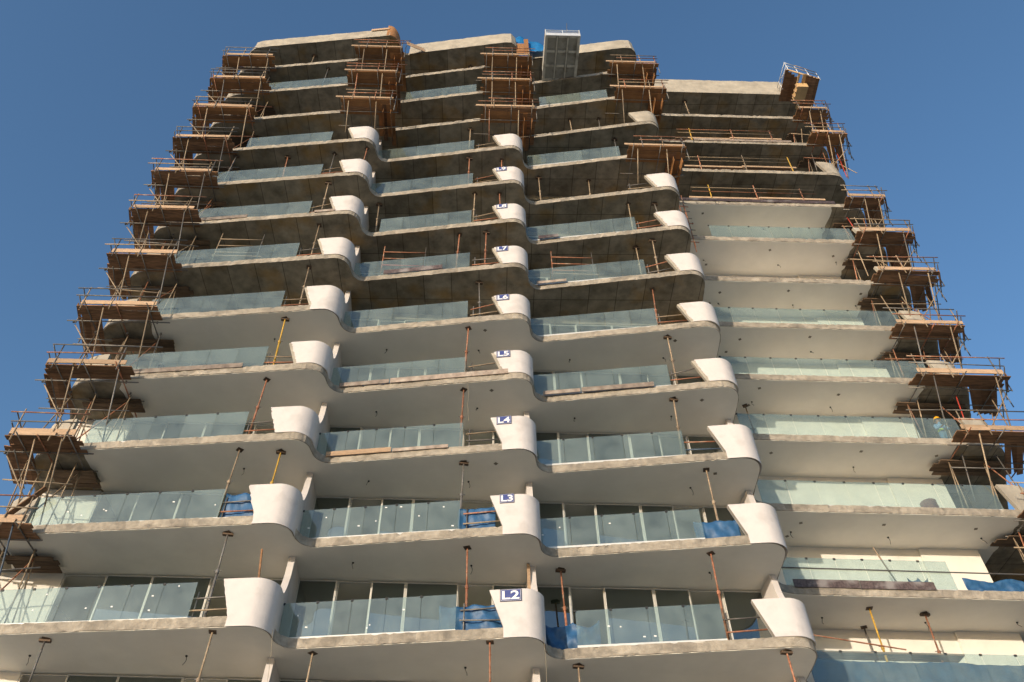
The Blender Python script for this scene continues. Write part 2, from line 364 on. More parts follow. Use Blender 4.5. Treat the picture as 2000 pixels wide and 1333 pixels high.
# raw upstands round the far left and far right corners
def strip_wall(pts, n, h, thick, name, m, ragtop=.02, zb=TH - .01, seed=0, taper=None, off=.0, parent=None):
    r = random.Random(seed); ns = normals(pts); z = zl(n); mb = MB(); O, I = [], []
    for i, ((x, y), (ax, ay)) in enumerate(zip(pts, ns)):
        hh = h + r.uniform(-ragtop, ragtop); sx = 0
        o2 = off + r.uniform(-.006, .006)
        O.append((x + ax * o2, y + ay * o2, z + zb)); O.append((x + ax * o2, y + ay * o2, z + zb + (hh - zb) * .45)); O.append((x + ax * o2, y + ay * o2, z + hh))
        I.append((x + ax * (off - thick), y + ay * (off - thick), z + max(zb, TH - .01))); I.append((x + ax * (off - thick), y + ay * (off - thick), z + hh))
    if taper:                                   # the ends lean outwards
        for q in (O[2], I[1]): pass
        e = [(0, taper[0]), (len(pts) - 1, taper[1])]
        for i, d in e:
            O[3 * i + 2] = (O[3 * i + 2][0] + d, O[3 * i + 2][1], O[3 * i + 2][2]); O[3 * i + 1] = (O[3 * i + 1][0] + d * .45, O[3 * i + 1][1], O[3 * i + 1][2]); I[2 * i + 1] = (I[2 * i + 1][0] + d, I[2 * i + 1][1], I[2 * i + 1][2])
    b = len(O); f = []
    for i in range(len(pts) - 1):
        a = 3 * i; c = b + 2 * i
        f += [(a, a + 3, a + 4, a + 1), (a + 1, a + 4, a + 5, a + 2), (a + 2, a + 5, c + 3, c + 1), (c, c + 1, c + 3, c + 2), (a, c, c + 2, a + 3)]
    f += [(0, 1, 2, b + 1, b)]; a = 3 * (len(pts) - 1); c = b + 2 * (len(pts) - 1); f += [(a, c, c + 1, a + 2, a + 1)]
    mb.v = O + I; mb.f = f; mb.m = [0] * len(f)
    return part(mb, name, m, parent)
LC = densify([p for p in LEFTC if p[1] < 24.4] + [(-14.3, liney(0, -14.3))], .2)
RC = densify([(20.2, 24.65)] + [p for p in RIGHTC if p[1] < 26.4], .2)
for n in range(2, 14):
    strip_wall(LC, n, 1.47, .15, 'corner_upstand', 'upstand', .012, seed=n, off=-.01)
    if n not in (10, 12, 13): strip_wall(RC, n, 1.45, .15, 'corner_upstand', 'upstand', .012, seed=n + 50, taper=(-.35, 0), off=-.01)
# roof parapets, one for each bay
def seg(x0, x1, k=None):
    return densify([(x0, liney(k, x0)), (x1, liney(k, x1))] if k is not None else [(x0, 24.65), (x1, 24.65)], .25)
nz = lambda k: [p for p in side(k) if p[1] - NOSE[k][1] < .75]
def roof_par(pts, h, seed):
    strip_wall(pts, 14, h * .42, .20, 'roof_parapet', 'upstand', .02, -.02, seed, off=.03)
    strip_wall(pts, 14, h, .17, 'roof_parapet', 'upstand', .035, h * .42 - .03, seed + 7, off=-.005)
roof_par(densify([p for p in LEFTC if p[1] < 22.5], .3) + seg(-14.2, -6.4, 0) + [(-6.1, liney(0, -6.1))], 1.12, 91)
roof_par(seg(-4.9, 1.3, 1) + [(1.75, 21.56), (2.05, 21.85), (2.2, 22.3)], 1.5, 92)
roof_par(seg(2.9, 9.05, 2) + [(9.5, 21.74), (9.75, 21.95), (9.9, 22.4)], 1.3, 93)
roof_par(seg(10.9, 20.3) + [(20.8, 24.8), (21.1, 25.1)], 1.95, 94)
mb = MB(); mb.beam((10.9, 24.9, zl(14) + 2.02), (19.5, 24.9, zl(14) + 1.98), .05, .05); part(mb, 'roof_bar', 'steel')

# glass railings: base channel + panes
def railing(k, n, x0, x1, w=1.06):
    off = .125
    def P(x): return (x, (24.65 if k == 3 else liney(k, x)) + off)
    z = zl(n); mb = MB(); a, b = P(x0), P(x1)
    mb.beam((a[0], a[1], z + TH + .035), (b[0], b[1], z + TH + .035), .05, .07); ch = part(mb, 'railing_channel', 'alu')
    cnt = max(1, round((x1 - x0) / w)); r = random.Random(n * 5 + k)
    for i in range(cnt):
        xa = x0 + (x1 - x0) * i / cnt + .006; xb = x0 + (x1 - x0) * (i + 1) / cnt - .006
        t = r.uniform(-.004, .004); pa, pb = P(xa), P(xb); zt = z + 1.485 + r.uniform(-.003, .003); zb = z + TH + .02
        m2 = MB(); m2.beam((pa[0], pa[1] + t, (zt + zb) / 2), (pb[0], pb[1] + t + r.uniform(-.006, .006), (zt + zb) / 2), .013, zt - zb)
        gp = part(m2, 'glass_pane', 'glass', ch)
        if n <= 3 and k < 3 and r.random() < .8:
            for q in range(r.choice((1, 2, 2))):
                sx = r.uniform(xa + .1, xb - .1); sp = P(sx); sz = z + r.uniform(.5, 1.4); st = MB(); hw = r.uniform(.018, .04)
                st.box((sx - hw, sp[1] - .016, sz - .02), (sx + hw, sp[1] - .012, sz + .02)); part(st, 'sticker', 'letter', ch)
        if k == 3 or n <= 4:
            c = MB(); c.box((pa[0] - .05, pa[1] - .02, zt - .05), (pa[0] + .03, pa[1] + .02, zt + .012)); part(c, 'pane_clip', 'darkframe', ch)
GL = {0: {n: (-13.7, -8.0) for n in (2, 3, 4, 5, 6, 7, 8, 9, 12)}, 1: {n: (-5.62, -.40) for n in (2, 3, 4, 5, 6, 7, 9, 10)},
      2: {n: (2.2, 7.42) for n in (2, 3, 4, 5, 6, 7, 8, 10)}, 3: {3: (10.75, 16.6), 4: (10.75, 19.72), 5: (10.75, 19.72), 6: (10.75, 19.72), 7: (10.75, 19.72), 9: (12.2, 19.72), 2: (10.75, 19.7)}}
GL[0][2] = (-15.0, -8.0); GL[0][3] = (-14.6, -8.0); GL[0][10] = (-12.6, -8.0)
GL[1][8] = (-4.78, -.40); GL[1][12] = (-4.65, -.40)
GL[2][2] = (3.18, 7.42); GL[2][12] = (3.4, 7.42); GL[2][10] = (2.5, 7.42)
for k in GL:
    for n in GL[k]: railing(k, n, *GL[k][n])

# facade walls, windows
WY = 24.5
MUL = [[-13.54, -12.11, -10.57, -8.59, -7.3, -5.95], [-5.72, -4.42, -3.28, -2.13, -.41, .74, 1.92], [2.2, 3.32, 4.45, 6.1, 7.28, 8.38, 9.72]]
OPEN = [[1, 0, 0, 1, 0], [0, 1, 0, 0, 1, 0], [0, 1, 0, 0, 1, 0]]
for n in range(1, 9):
    zt = zl(n + 1) - (.07 if n < 6 else .42); zb = zl(n) + TH + .02
    for k in range(3):
        for i, op in enumerate(OPEN[k]):
            if n >= 5: op = op and (i + n) % 2
            a, b = MUL[k][i] + .004, MUL[k][i + 1] - .004; yy = WY - .02 + (.05 if op else 0)
            mb = MB(); f = .03
            mb.box((a, yy - .05, zb), (a + f, yy + .05, zt)); mb.box((b - f, yy - .05, zb), (b, yy + .05, zt))
            mb.box((a + f, yy - .045, zt - f), (b - f, yy + .045, zt)); mb.box((a + f, yy - .045, zb), (b - f, yy + .045, zb + f))
            if i % 2 == 0 and not op: mb.box((b - f - .03, yy - .06, zb), (b - f, yy + .04, zt - f))
            wn = part(mb, 'window', 'alu')
            if not op:
                g2 = MB(); g2.box((a + f, yy - .008, zb + f), (b - f, yy + .008, zt - f)); part(g2, 'pane', 'winglass', wn)
    mb = MB(); mb.box((-15.7, WY - .02, zl(n) + TH), (-13.56, WY + .18, zl(n + 1) - .02)); part(mb, 'wall', 'wall')
    if n >= 6:
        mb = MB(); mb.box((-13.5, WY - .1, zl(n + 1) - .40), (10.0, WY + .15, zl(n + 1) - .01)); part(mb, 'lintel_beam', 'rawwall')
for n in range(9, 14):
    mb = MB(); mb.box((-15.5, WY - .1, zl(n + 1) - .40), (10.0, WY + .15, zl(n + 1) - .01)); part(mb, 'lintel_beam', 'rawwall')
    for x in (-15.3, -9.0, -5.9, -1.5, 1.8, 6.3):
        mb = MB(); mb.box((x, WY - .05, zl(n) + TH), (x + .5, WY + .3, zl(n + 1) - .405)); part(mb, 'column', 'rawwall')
for n in range(1, 14):
    z0, z1 = zl(n) + TH, zl(n + 1) - .02
    if n <= 9:
        mb = MB(); mb.box((9.95, 26.92, z0), (17.15, 27.25, z1)); part(mb, 'wall', 'wall')
        mb = MB(); mb.box((17.155, 26.82, z0), (19.42, 27.25, z1)); part(mb, 'wall', 'wall')
    else:
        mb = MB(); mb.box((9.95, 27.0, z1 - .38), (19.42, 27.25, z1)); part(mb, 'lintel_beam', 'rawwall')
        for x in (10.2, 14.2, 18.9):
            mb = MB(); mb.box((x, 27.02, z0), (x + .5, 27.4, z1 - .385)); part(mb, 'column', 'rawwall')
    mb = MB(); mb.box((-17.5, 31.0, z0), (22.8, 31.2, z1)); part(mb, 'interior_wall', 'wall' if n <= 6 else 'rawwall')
    mb = MB(); mb.box((19.45, 29.2, z0), (23.0, 29.4, z1)); part(mb, 'interior_wall', 'rawwall')
    for k, x in enumerate((-5.85, 2.06)):
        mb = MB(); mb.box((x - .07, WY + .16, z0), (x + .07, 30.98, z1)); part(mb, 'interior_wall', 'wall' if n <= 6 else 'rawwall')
    mb = MB(); mb.box((-15.72, WY + .19, z0), (-15.5, 30.98, z1)); part(mb, 'wall', 'wall' if n <= 8 else 'rawwall')

# dangling wires and bare patches on the finished soffits
WIRES = [(-13.04, 23.31), (-8.33, 23.06), (-3.89, 23.52), (.02, 23.34), (4.03, 23.76), (7.84, 23.43), (12.03, 26.01), (15.75, 26.18), (19.1, 26.0)]
PATCH = [(12.07, 25.32), (11.87, 26.22), (15.47, 25.31), (18.7, 25.38), (8.3, 22.5), (.55, 22.3)]
rw = random.Random(5)
for n in range(2, 11):
    for i, (x, y) in enumerate(WIRES):
        if n > 6 and i < 6: continue
        if rw.random() < .18: continue
        x += rw.uniform(-.25, .25); y += rw.uniform(-.12, .12); z = zl(n) - .018
        mb = MB(); mb.tube((x, y, z), (x, y, z - .03), .035, 8); pts = [Vector((x, y, z - .03))]; a = rw.uniform(0, 6)
        for s in range(4): pts.append(pts[-1] + Vector((.03 * math.cos(a + s), .03 * math.sin(a + s) - .02, -rw.uniform(.04, .1))))
        mb.wirepath(pts, .009); part(mb, 'ceiling_wire', 'wire', SLABS[n])
    for i, (x, y) in enumerate(PATCH):
        if n > 6 and i >= 4 or n < 4: continue
        if rw.random() < .25: continue
        x += rw.uniform(-.3, .3); y += rw.uniform(-.15, .15); a = rw.uniform(0, 1.5); c, s = math.cos(a) * .085, math.sin(a) * .085
        mb = MB(); prism(mb, [(x + c, y + s), (x - s, y + c), (x - c, y - s), (x + s, y - c)][::-1], zl(n) - .024, zl(n) - .017); part(mb, 'soffit_patch', 'rawwall', SLABS[n])

# ------------------------------------------------------------------ level signs
def text_mesh(s):
    cu = bpy.data.curves.new('lettering', 'FONT'); cu.body = s; cu.size = 1; cu.extrude = .0; cu.offset = .02; cu.space_character = 1.02
    o = bpy.data.objects.new('lettering', cu); COL.objects.link(o); bpy.context.view_layer.update()
    me = bpy.data.meshes.new_from_object(o.evaluated_get(bpy.context.evaluated_depsgraph_get())); bpy.data.objects.remove(o); return me
for n in range(2, 10):
    wd = {2: .63, 3: .47}.get(n, .53); ht = {2: .39, 3: .35}.get(n, .37)
    nx, ny = NOSE[1]; xc = nx + {2: -.275, 3: -.35}.get(n, -.42); zc = zl(n) + {2: 1.27, 3: 1.32}.get(n, 1.305)
    sy = SLOPE[1]; fl = math.hypot(1, sy); dx = Vector((1 / fl, sy / fl, 0)); nrm = Vector((sy / fl, -1 / fl, 0))
    base = Vector((xc, liney(1, xc), zc)) + nrm * .031
    root = empty('level_sign', base, f'blue sign with white letters reading L{n} on white parapet', 'sign', 'level signs on the middle parapets')
    def rect(w, h, d0, d1, m, nm):
        b = MB(); pts = []
        for d in (d0, d1):
            for a, c in ((-1, -1), (1, -1), (1, 1), (-1, 1)): pts.append(dx * (a * w / 2) + nrm * d + Vector((0, 0, c * h / 2)))
        b.add(pts, [(0, 3, 2, 1), (4, 5, 6, 7), (0, 1, 5, 4), (1, 2, 6, 5), (2, 3, 7, 6), (3, 0, 4, 7)])
        return b.build(nm, m, root)
    rect(wd, ht, 0, .022, 'navy', 'backing'); rect(wd * .93, ht * .90, .0225, .025, 'letter', 'border'); rect(wd * .905, ht * .86, .0255, .028, 'blue', 'plate')
    me = text_mesh(f'L{n}'); xs = [v.co.x for v in me.vertices]; ys = [v.co.y for v in me.vertices]
    w0, h0 = max(xs) - min(xs), max(ys) - min(ys); tw, th = wd * .80, ht * .70
    b = MB()
    vs_ = [(dx * ((v.co.x - min(xs)) / w0 - .5) * tw + nrm * .031 + Vector((0, 0, ((v.co.y - min(ys)) / h0 - .5) * th))) for v in me.vertices]
    b.add(vs_, [tuple(p.vertices) for p in me.polygons]); lt = b.build('lettering', 'letter', root)
    md = lt.modifiers.new('thick', 'SOLIDIFY'); md.thickness = .003; md.offset = 0

# ------------------------------------------------------------------ scaffold platforms
def dirx(d): l = math.hypot(*d); return (d[0] / l, d[1] / l)
class Scaf:
    def __init__(s, loc, label, cat='scaffold', group=None, name='scaffold_platform', seed=0):
        s.loc = loc; s.root = empty(name, loc, label, cat, group); s.r = random.Random(seed)
    def tube(s, p, q, m=None, name='scaffold_tube', r=.024):
        m = m or s.r.choice(['tan', 'tan', 'rust', 'steel', 'steel', 'rust'])
        b = MB(); b.tube(p, q, r, 8); return b.build(name, m, s.root, s.loc, True)
    def plank(s, p, q, w=.225, t=.04, up=(0, 0, 1), m='plank', name='plank'):
        b = MB(); b.beam(p, q, w, t, up); return b.build(name, m, s.root, s.loc)
    def clamp(s, p, k=.045):
        b = MB(); x, y, z = p; a = s.r.uniform(0, 1.5); c, sn = math.cos(a) * k, math.sin(a) * k
        prism(b, [(x + c, y + sn), (x - sn, y + c), (x - c, y - sn), (x + sn, y - c)], z - k, z + k); return b.build('coupler', 'steel', s.root, s.loc)

def corner_platform(n, sgn, xo, xi, yf, sdir, label, group, seed, warm=False, tone=None, big=False):
    """sgn -1: left corner, +1: right corner. xo outer end, xi inner end, yf street side."""
    z = zl(n) - .06; S = Scaf(((xo + xi) / 2, yf, z), label, 'scaffold', group, seed=seed); r = S.r; j = lambda a: r.uniform(-a, a)
    lo, hi = min(xo, xi), max(xo, xi)
    np_ = 4 if r.random() < .6 else 3
    for i in range(np_):                                            # planks along the facade
        y = yf + .115 + i * .235
        S.plank((lo + j(.10) , y, z + j(.006)), (hi + j(.14), y + j(.03), z + j(.006)), m='ply' if warm and r.random() < .6 else 'plank')
    sd = dirx(sdir); k = 4 if sgn < 0 or xo < 22.3 else 5                                             # planks round the corner
    L = r.uniform(1.9, 2.3)
    for i in range(k):
        y0 = yf + .62 + j(.08); xr, yr = (-15.30, 22.27) if sgn < 0 else (21.30, 25.1)
        x = xr + sgn * (.12 + i * .237) + sdir[0] * (y0 - yr)
        S.plank((x, y0, z + .045 + j(.005)), (x + sd[0] * (L + j(.15)), y0 + sd[1] * (L + j(.15)), z + .045 + j(.005)), m='ply' if warm and r.random() < .6 else 'plank')
    for i in range(r.choice((3, 4))):                                   # boards tucked under the slab
        y = yf + 1.75 + i * .24
        xa_, xb_ = (lo + 1.0, hi + .15) if sgn < 0 else (lo - .1, hi - 1.2)
        S.plank((xa_ + j(.2), y, z - .14 + j(.01)), (xb_ + j(.2), y + j(.04), z - .14 + j(.01)), m='shadeplank')
    hb = r.choice([.2, .22, .25])
    S.plank((lo + .12 + j(.1), yf - .03, z + .05 + hb / 2), (hi - .1 + j(.1), yf - .03 + j(.02), z + .05 + hb / 2 + j(.02)), w=.035, t=hb, m='board', name='toe_board')
    if r.random() < .45: S.plank((lo + .3, yf - .075, z + .03), (lo + r.uniform(1.2, 2.0), yf - .075, z + .05), w=.03, t=.16, m='board', name='toe_board')
    S.plank((xo + sgn * .03, yf + .1, z + .16), (xo + sgn * .03 + sd[0] * 1.0, yf + .1 + sd[1] * 1.0, z + .16), w=.035, t=.2, m='plank', name='toe_board')
    for x in (lo + .35 + j(.1), (lo + hi) / 2 + j(.15), hi - .35 + j(.1)):            # transoms under the planks
        S.tube((x, yf - .2 + j(.1), z - .05), (x + j(.05), yf + 2.6 + j(.3), z - .05), m=r.choice(['steel', 'rust', 'steel']))
    for y, zz in ((yf + .75, -.1), (yf + 1.75, -.1)):                  # ledgers
        S.tube((lo - (.55 if sgn < 0 else .05) + j(.1), y, z + zz), (hi + (.55 if sgn > 0 else .25) + j(.1), y + j(.05), z + zz), m='steel')
    S.tube((xo - sgn * .1, yf + .6, z - .15), (xo - sgn * .1 + sd[0] * 2.2, yf + .6 + sd[1] * 2.2, z - .15), m='steel')
    zf = zl(n - 1) + TH
    for x in (lo + .95 + j(.15), hi - .45 + j(.15)):                    # rakers down to the slab below
        S.tube((x, yf + .02, z + .15), (x - sgn * r.uniform(-.05, .12), yf + 1.25 + j(.1), zf + .02), m=r.choice(['tan', 'steel', 'tan', 'bluetube' if tone == 'blue' else 'tan']), r=.027)
        S.clamp((x, yf + .02, z + .02))
    for s_ in (0, 1):                                                  # crossing braces under the slab
        x = hi - .4 - s_ * 1.4 if sgn < 0 else lo + .3 + s_ * 1.4
        S.tube((x, yf + 1.75, z - .12), (x - (1.0 if s_ == 0 else -.6) * r.uniform(.5, 1), yf + 1.0 + j(.2), zf + .1), m=r.choice(['tan', 'rust', 'rust']))
        S.tube((x, yf + 1.75, z - .12), (x + j(.2), yf + 2.2, zf + .05), m='tan')
    for s_ in range(3):                                                # extra braces, standards and jack ends
        x = lo + .5 + s_ * (hi - lo - .8) / 2 + j(.2)
        S.tube((x, yf + 1.35 + j(.2), z - .1), (x + j(.35), yf + 1.5 + j(.3), zf + (.02 if s_ else .9)), m=r.choice(['tan', 'rust', 'steel', 'tan', 'redt' if sgn > 0 else 'tan']))
        S.clamp((x, yf + 1.35, z - .12)); S.clamp((x, yf + .75, z - .1))
    S.tube((lo - .3 + j(.2), yf + 1.2, z - .95 + j(.2)), (hi + .1 + j(.3), yf + 1.25, z - .95 + j(.2)), m=r.choice(['tan', 'steel', 'rust']))
    S.tube((xo + sgn * (.2 + j(.1)), yf + 2.1, z - .1), (xo - sgn * .9, yf + 1.3, zf + .6 + j(.3)), m='tan')
    S.tube((xo + sgn * .3, yf + .95, z - .12), (xo - sgn * 1.0, yf + 1.1 + j(.1), zf + 1.2), m='tan')
    S.clamp((xo + sgn * .3, yf + .8, z - .1), .055)
    xs = [lo + .25 + j(.1), lo + 1.35 + j(.2), hi - .35 + j(.15)]
    for i, x in enumerate(xs):                                         # guard posts and rails
        S.tube((x, yf - .06, z - .25), (x + j(.03), yf - .06 + j(.03), z + 1.05 + j(.12)), m=r.choice(['tan', 'steel', 'tan']))
        S.clamp((x, yf - .06, z + .55)); 
    for hz in (.52, .95):
        S.tube((lo - .12 + j(.2), yf - .11, z + hz + j(.04)), (hi + j(.25), yf - .11, z + hz + j(.05)), m=r.choice(['tan', 'rust', 'steel']), name='guard_rail')
    px = xo + sgn * .04
    for d in (.8, 1.9):
        S.tube((px + sd[0] * d, yf + sd[1] * d, z - .2), (px + sd[0] * d, yf + sd[1] * d, z + 1.1 + j(.2)), m='steel')
    for hz in (.52, .98):
        S.tube((px, yf - .05, z + hz), (px + sd[0] * 2.3, yf - .05 + sd[1] * 2.3, z + hz), m='steel', name='guard_rail')
    return S
LX = {3: (-16.0, -13.7, 21.6), 4: (-15.86, -13.45, 21.45), 5: (-15.93, -12.85, 21.39), 6: (-16.06, -12.75, 21.4), 7: (-15.96, -13.0, 21.35), 8: (-16.19, -13.05, 21.3), 9: (-16.2, -13.05, 21.35), 10: (-16.15, -13.0, 21.38), 11: (-16.03, -12.6, 21.34), 12: (-15.93, -12.55, 21.25), 13: (-16.05, -12.95, 21.38)}
for n, (xo, xi, yf) in LX.items():
    lab = f'timber and tube scaffold platform hanging off the left corner at {LV[n]}'
    corner_platform(n, -1, xo, xi, yf, (-.20, 1), lab, 'scaffold platforms on the left corner', n, warm=n >= 11, tone='blue' if n <= 4 else None)
RX = {3: (22.5, 20.6, 24.1), 4: (22.4, 19.9, 23.95), 5: (22.5, 18.8, 23.75), 6: (22.45, 18.5, 24.02), 7: (22.1, 19.0, 24.2), 8: (22.2, 19.15, 23.75), 9: (22.3, 19.35, 23.85), 10: (22.05, 19.9, 23.95), 12: (22.0, 19.85, 23.75), 13: (22.0, 19.9, 23.92)}
for n, (xo, xi, yf) in RX.items():
    lab = f'timber and tube scaffold platform hanging off the right corner at {LV[n]}'
    corner_platform(n, 1, xo, xi, yf, (.52, 1), lab, 'scaffold platforms on the right corner', n + 100, warm=n >= 12, tone='blue' if n == 6 else None)

def nose_platform(k, n, seed):
    nx, ny = NOSE[k]; yf = ny - {0: .70, 1: .62, 2: .50}[k]; z = zl(n) - .06
    wh = ['left front parapet nose', 'middle front parapet nose', 'right front parapet nose'][k]
    S = Scaf((nx, yf, z), f'orange plank scaffold platform round the {wh} at {LV[n]}', 'scaffold', 'scaffold platforms on the upper noses', seed=seed); r = S.r; j = lambda a: r.uniform(-a, a)
    x0, x1 = nx - 1.75, nx + 1.45
    for i in range(4):
        y = yf + .115 + i * .235
        S.plank((x0 + .25 + j(.12), y, z + j(.005)), (x1 + j(.1), y + j(.02), z + j(.005)), m='ply' if r.random() < .75 else 'plank')
    S.plank((x0 + j(.08), yf - .03, z + .11), (x1 + j(.06) - .1, yf - .03, z + .11 + j(.03)), w=.04, t=.15, m='board', name='toe_board')
    for i in range(4):
        x = x1 - .1 - i * .225
        S.plank((x, yf + .3, z - .05), (x + j(.05), yf + r.uniform(2.2, 2.8), z - .05 + j(.01)), m='ply' if r.random() < .75 else 'plank')
    for i in range(2):                                                  # ply sheets closing the nose below
        S.plank((nx + .85 + i * .42, yf + .5, z - .32 - i * .1), (nx + .85 + i * .42, yf + 2.0 + j(.2), z - .32), w=.02, t=.40, m='ply', name='ply_sheet')
    for x in (x0 + .45, nx + .1 + j(.1), x1 - .2):
        S.tube((x, yf - .15, z - .05), (x, yf + 2.5, z - .05), m='steel')
    for y in (yf + .72, yf + 1.6):
        S.tube((x0 - .15 + j(.2), y, z - .1), (x1 + .2, y, z - .1), m='steel')
    zf = zl(n - 1) + TH
    for x in (x0 + .75 + j(.1), nx + .45 + j(.1)):
        S.tube((x, yf + .03, z + .2), (x + j(.08), yf + 1.15 + j(.1), zf + (1.25 if n == 11 or (k == 2 and n == 10) else .0)), m=r.choice(['tan', 'rust', 'tan', 'redt' if (k == 1 and n == 11) else 'tan']), r=.027); S.clamp((x, yf + .03, z + .05))
    S.tube((x1 + .1, yf + 1.6, z - .12), (x1 - 1.0, yf + 1.0, zf + 1.5), m='tan')
    for x in (x0 + .85 + j(.2), nx + .35 + j(.2), x1 - .15):
        S.tube((x, yf - .06, z - .2), (x, yf - .06, z + .95 + j(.15)), m=r.choice(['tan', 'rust', 'steel'])); S.clamp((x, yf - .06, z + .5))
    for hz in (.48, .86):
        S.tube((x0 + .4 + j(.4), yf - .1, z + hz), (x1 + .2 + j(.2), yf - .1, z + hz + j(.05)), m=r.choice(['tan', 'rust']), name='guard_rail')
    S.tube((x1 + .05, yf + .2, z - .9), (x1 + .05, yf + .2, z + .8), m='steel')
for k, n in ((0, 11), (0, 12), (0, 13), (1, 11), (1, 12), (1, 13), (2, 10), (2, 12), (2, 13)): nose_platform(k, n, 200 + k * 20 + n)

# working platforms along the recessed wing
for n in (10, 11, 12):
    z = zl(n) + TH; S = Scaf((15.5, 24.95, z), f'long board walkway with leaning rails on the recessed wing at {LV[n]}', 'scaffold', 'board walkways on the recessed wing', 'edge_walkway', 300 + n); r = S.r
    xa, xb = (11.7, 19.3) if n == 10 else (12.0, 18.6)
    for i in range(3):
        S.plank((xa + r.uniform(-.3, .3), 25.0 + i * .235, z + .62), ((xa + xb) / 2 + .4, 25.0 + i * .235, z + .62), m='plank')
        S.plank(((xa + xb) / 2 - .2, 25.0 + i * .235, z + .665), (xb + r.uniform(-.3, .3), 25.0 + i * .235, z + .665), m='plank')
    S.plank((xa, 24.86, z + .66), ((xa + xb) / 2 + .3, 24.86, z + .64), w=.04, t=.14, m='board', name='toe_board')
    S.plank(((xa + xb) / 2 + .1, 24.81, z + .67), (xb, 24.81, z + .65), w=.04, t=.14, m='board', name='toe_board')
    for x in (12.9, 15.5, 18.2):
        x += r.uniform(-.2, .2)
        S.tube((x, 24.79, z), (x + .05, 24.79, z + 1.75 + r.uniform(-.2, .2)), m=r.choice(['tan', 'rust', 'yellow', 'tan']), r=.03); S.tube((x, 24.75, z + .57), (x, 25.9, z + .57), m='steel')
        S.tube((x, 25.75, z), (x, 25.75, z + .57), m='steel')
    for hz in (1.1, 1.5): S.tube((xa + .2, 24.74, z + hz), (xb - .4, 24.74, z + hz), m=r.choice(['tan', 'rust']), r=.018, name='guard_rail')

# ------------------------------------------------------------------ shoring props
PROPS = {2: [(-12.11, 22.35), (-7.2, 21.69), (-4.52, 22.8), (.59, 21.88), (3.21, 23.11), (8.97, 21.95)],
 3: [(-7.62, 21.89), (-.13, 22.38), (2.92, 23.48), (7.58, 22.35), (13.65, 25.42), (15.63, 25.65), (13.9, 26.7)], 4: [(-8.05, 21.96), (-6.63, 21.98), (-.34, 22.33), (8.09, 22.4)],
 5: [(-7.82, 21.95), (-.44, 22.23), (7.5, 22.44)], 6: [(-7.76, 21.88), (-.35, 22.15), (7.78, 22.34), (11.9, 26.3)], 7: [(-7.37, 21.86), (.04, 22.45), (7.69, 22.6)],
 8: [(-7.48, 22.01), (-.93, 22.33), (.32, 22.16), (7.42, 22.8), (8.13, 22.38)], 9: [(-7.54, 21.82), (-5.1, 22.99), (-.28, 22.23), (.95, 22.19), (7.43, 22.59), (8.74, 22.55)],
 10: [(-13.01, 22.43), (-10.27, 22.4), (-7.76, 22.14), (-6.02, 21.77), (-.63, 22.21), (1.08, 22.26), (3.11, 23.27), (5.81, 23.38)], 11: [(-.65, 22.33), (7.48, 22.72)],
 12: [(5.24, 23.35), (6.96, 23.25)], 13: [(-9.64, 22.1)], 14: [(-11.13, 22.75), (13.66, 25.28), (-.87, 23.22)]}
PCOL = {(2, 5): 'rust', (3, 2): 'rust', (3, 3): 'rust', (3, 4): 'yellow', (4, 1): 'yellow', (6, 0): 'yellow', (3, 0): 'steel', (5, 0): 'rust', (5, 2): 'tan', (6, 2): 'tan', (6, 1): 'rust', (2, 2): 'tan', (7, 2): 'rust'}
rp_ = random.Random(11)
PN = {'rust': 'rusty', 'yellow': 'yellow', 'steel': 'grey steel', 'tan': 'dusty tan'}
def bayof(x): return 0 if x < -5.6 else 1 if x < 2.1 else 2 if x < 10.1 else 3
ORD = ['', 'leftmost ', 'second ', 'third ', 'fourth ']
for n, lst in PROPS.items():
    bays = {}
    for i, (x, y) in enumerate(lst): bays.setdefault(bayof(x), []).append(x)
    for i, (x, y) in enumerate(lst):
        m = PCOL.get((n, i)) or rp_.choice(['rust', 'tan', 'tan', 'steel']); kb = bayof(x)
        xs = sorted(bays[kb]); od = '' if len(xs) == 1 else f', {ORD[xs.index(x) + 1].strip()} from the left' if xs.index(x) else ', leftmost one'
        lab = f'{PN[m]} shoring prop on {LV[n - 1]}, {BAYN[kb]}{od}'
        zb = zl(n - 1) + TH; zt = zl(n) - (.02 if n <= 10 else .003)
        lx, ly = rp_.uniform(-.12, .12), rp_.uniform(-.05, .12)
        root = empty('shoring_prop', (x, y, zb), lab, 'prop', 'shoring props under the slabs')
        def pb(fn, nm, mm, sm=False):
            b = MB(); fn(b); return b.build(nm, mm, root, (0, 0, 0), sm)
        h = zt - zb; top = Vector((0, 0, h - .012)); bt = Vector((lx, ly, .012)); md = bt.lerp(top, .55)
        pb(lambda b: b.tube(bt, md, .038, 10), 'outer_tube', m, True); pb(lambda b: b.tube(md, top, .028, 10), 'inner_tube', m, True)
        pb(lambda b: b.tube(md - (top - bt).normalized() * .06, md + (top - bt).normalized() * .06, .056, 10), 'collar_nut', m)
        pb(lambda b: b.beam(md + Vector((-.12, 0, .03)), md + Vector((.12, 0, .03)), .018, .018), 'pin', 'steel')
        a = rp_.uniform(0, 1.5); c, s = math.cos(a) * .15, math.sin(a) * .15
        pb(lambda b: prism(b, [(c, s), (-s, c), (-c, -s), (s, -c)], h - .014, h), 'top_plate', 'darkpad')
        if rp_.random() < .5: pb(lambda b: b.beam((-.16, 0, h - .05), (.16, .03, h - .05), .12, .07), 'timber_pad', 'darkpad')
        pb(lambda b: b.box((lx - .075, ly - .075, 0), (lx + .075, ly + .075, .012)), 'base_plate', m)
        for t in (.2, .38, .72, .88):
            q = bt.lerp(top, t); pb(lambda b: b.tube(q - Vector((0, 0, .018)), q + Vector((0, 0, .018)), .045 if t < .55 else .036, 8), 'ring', m)

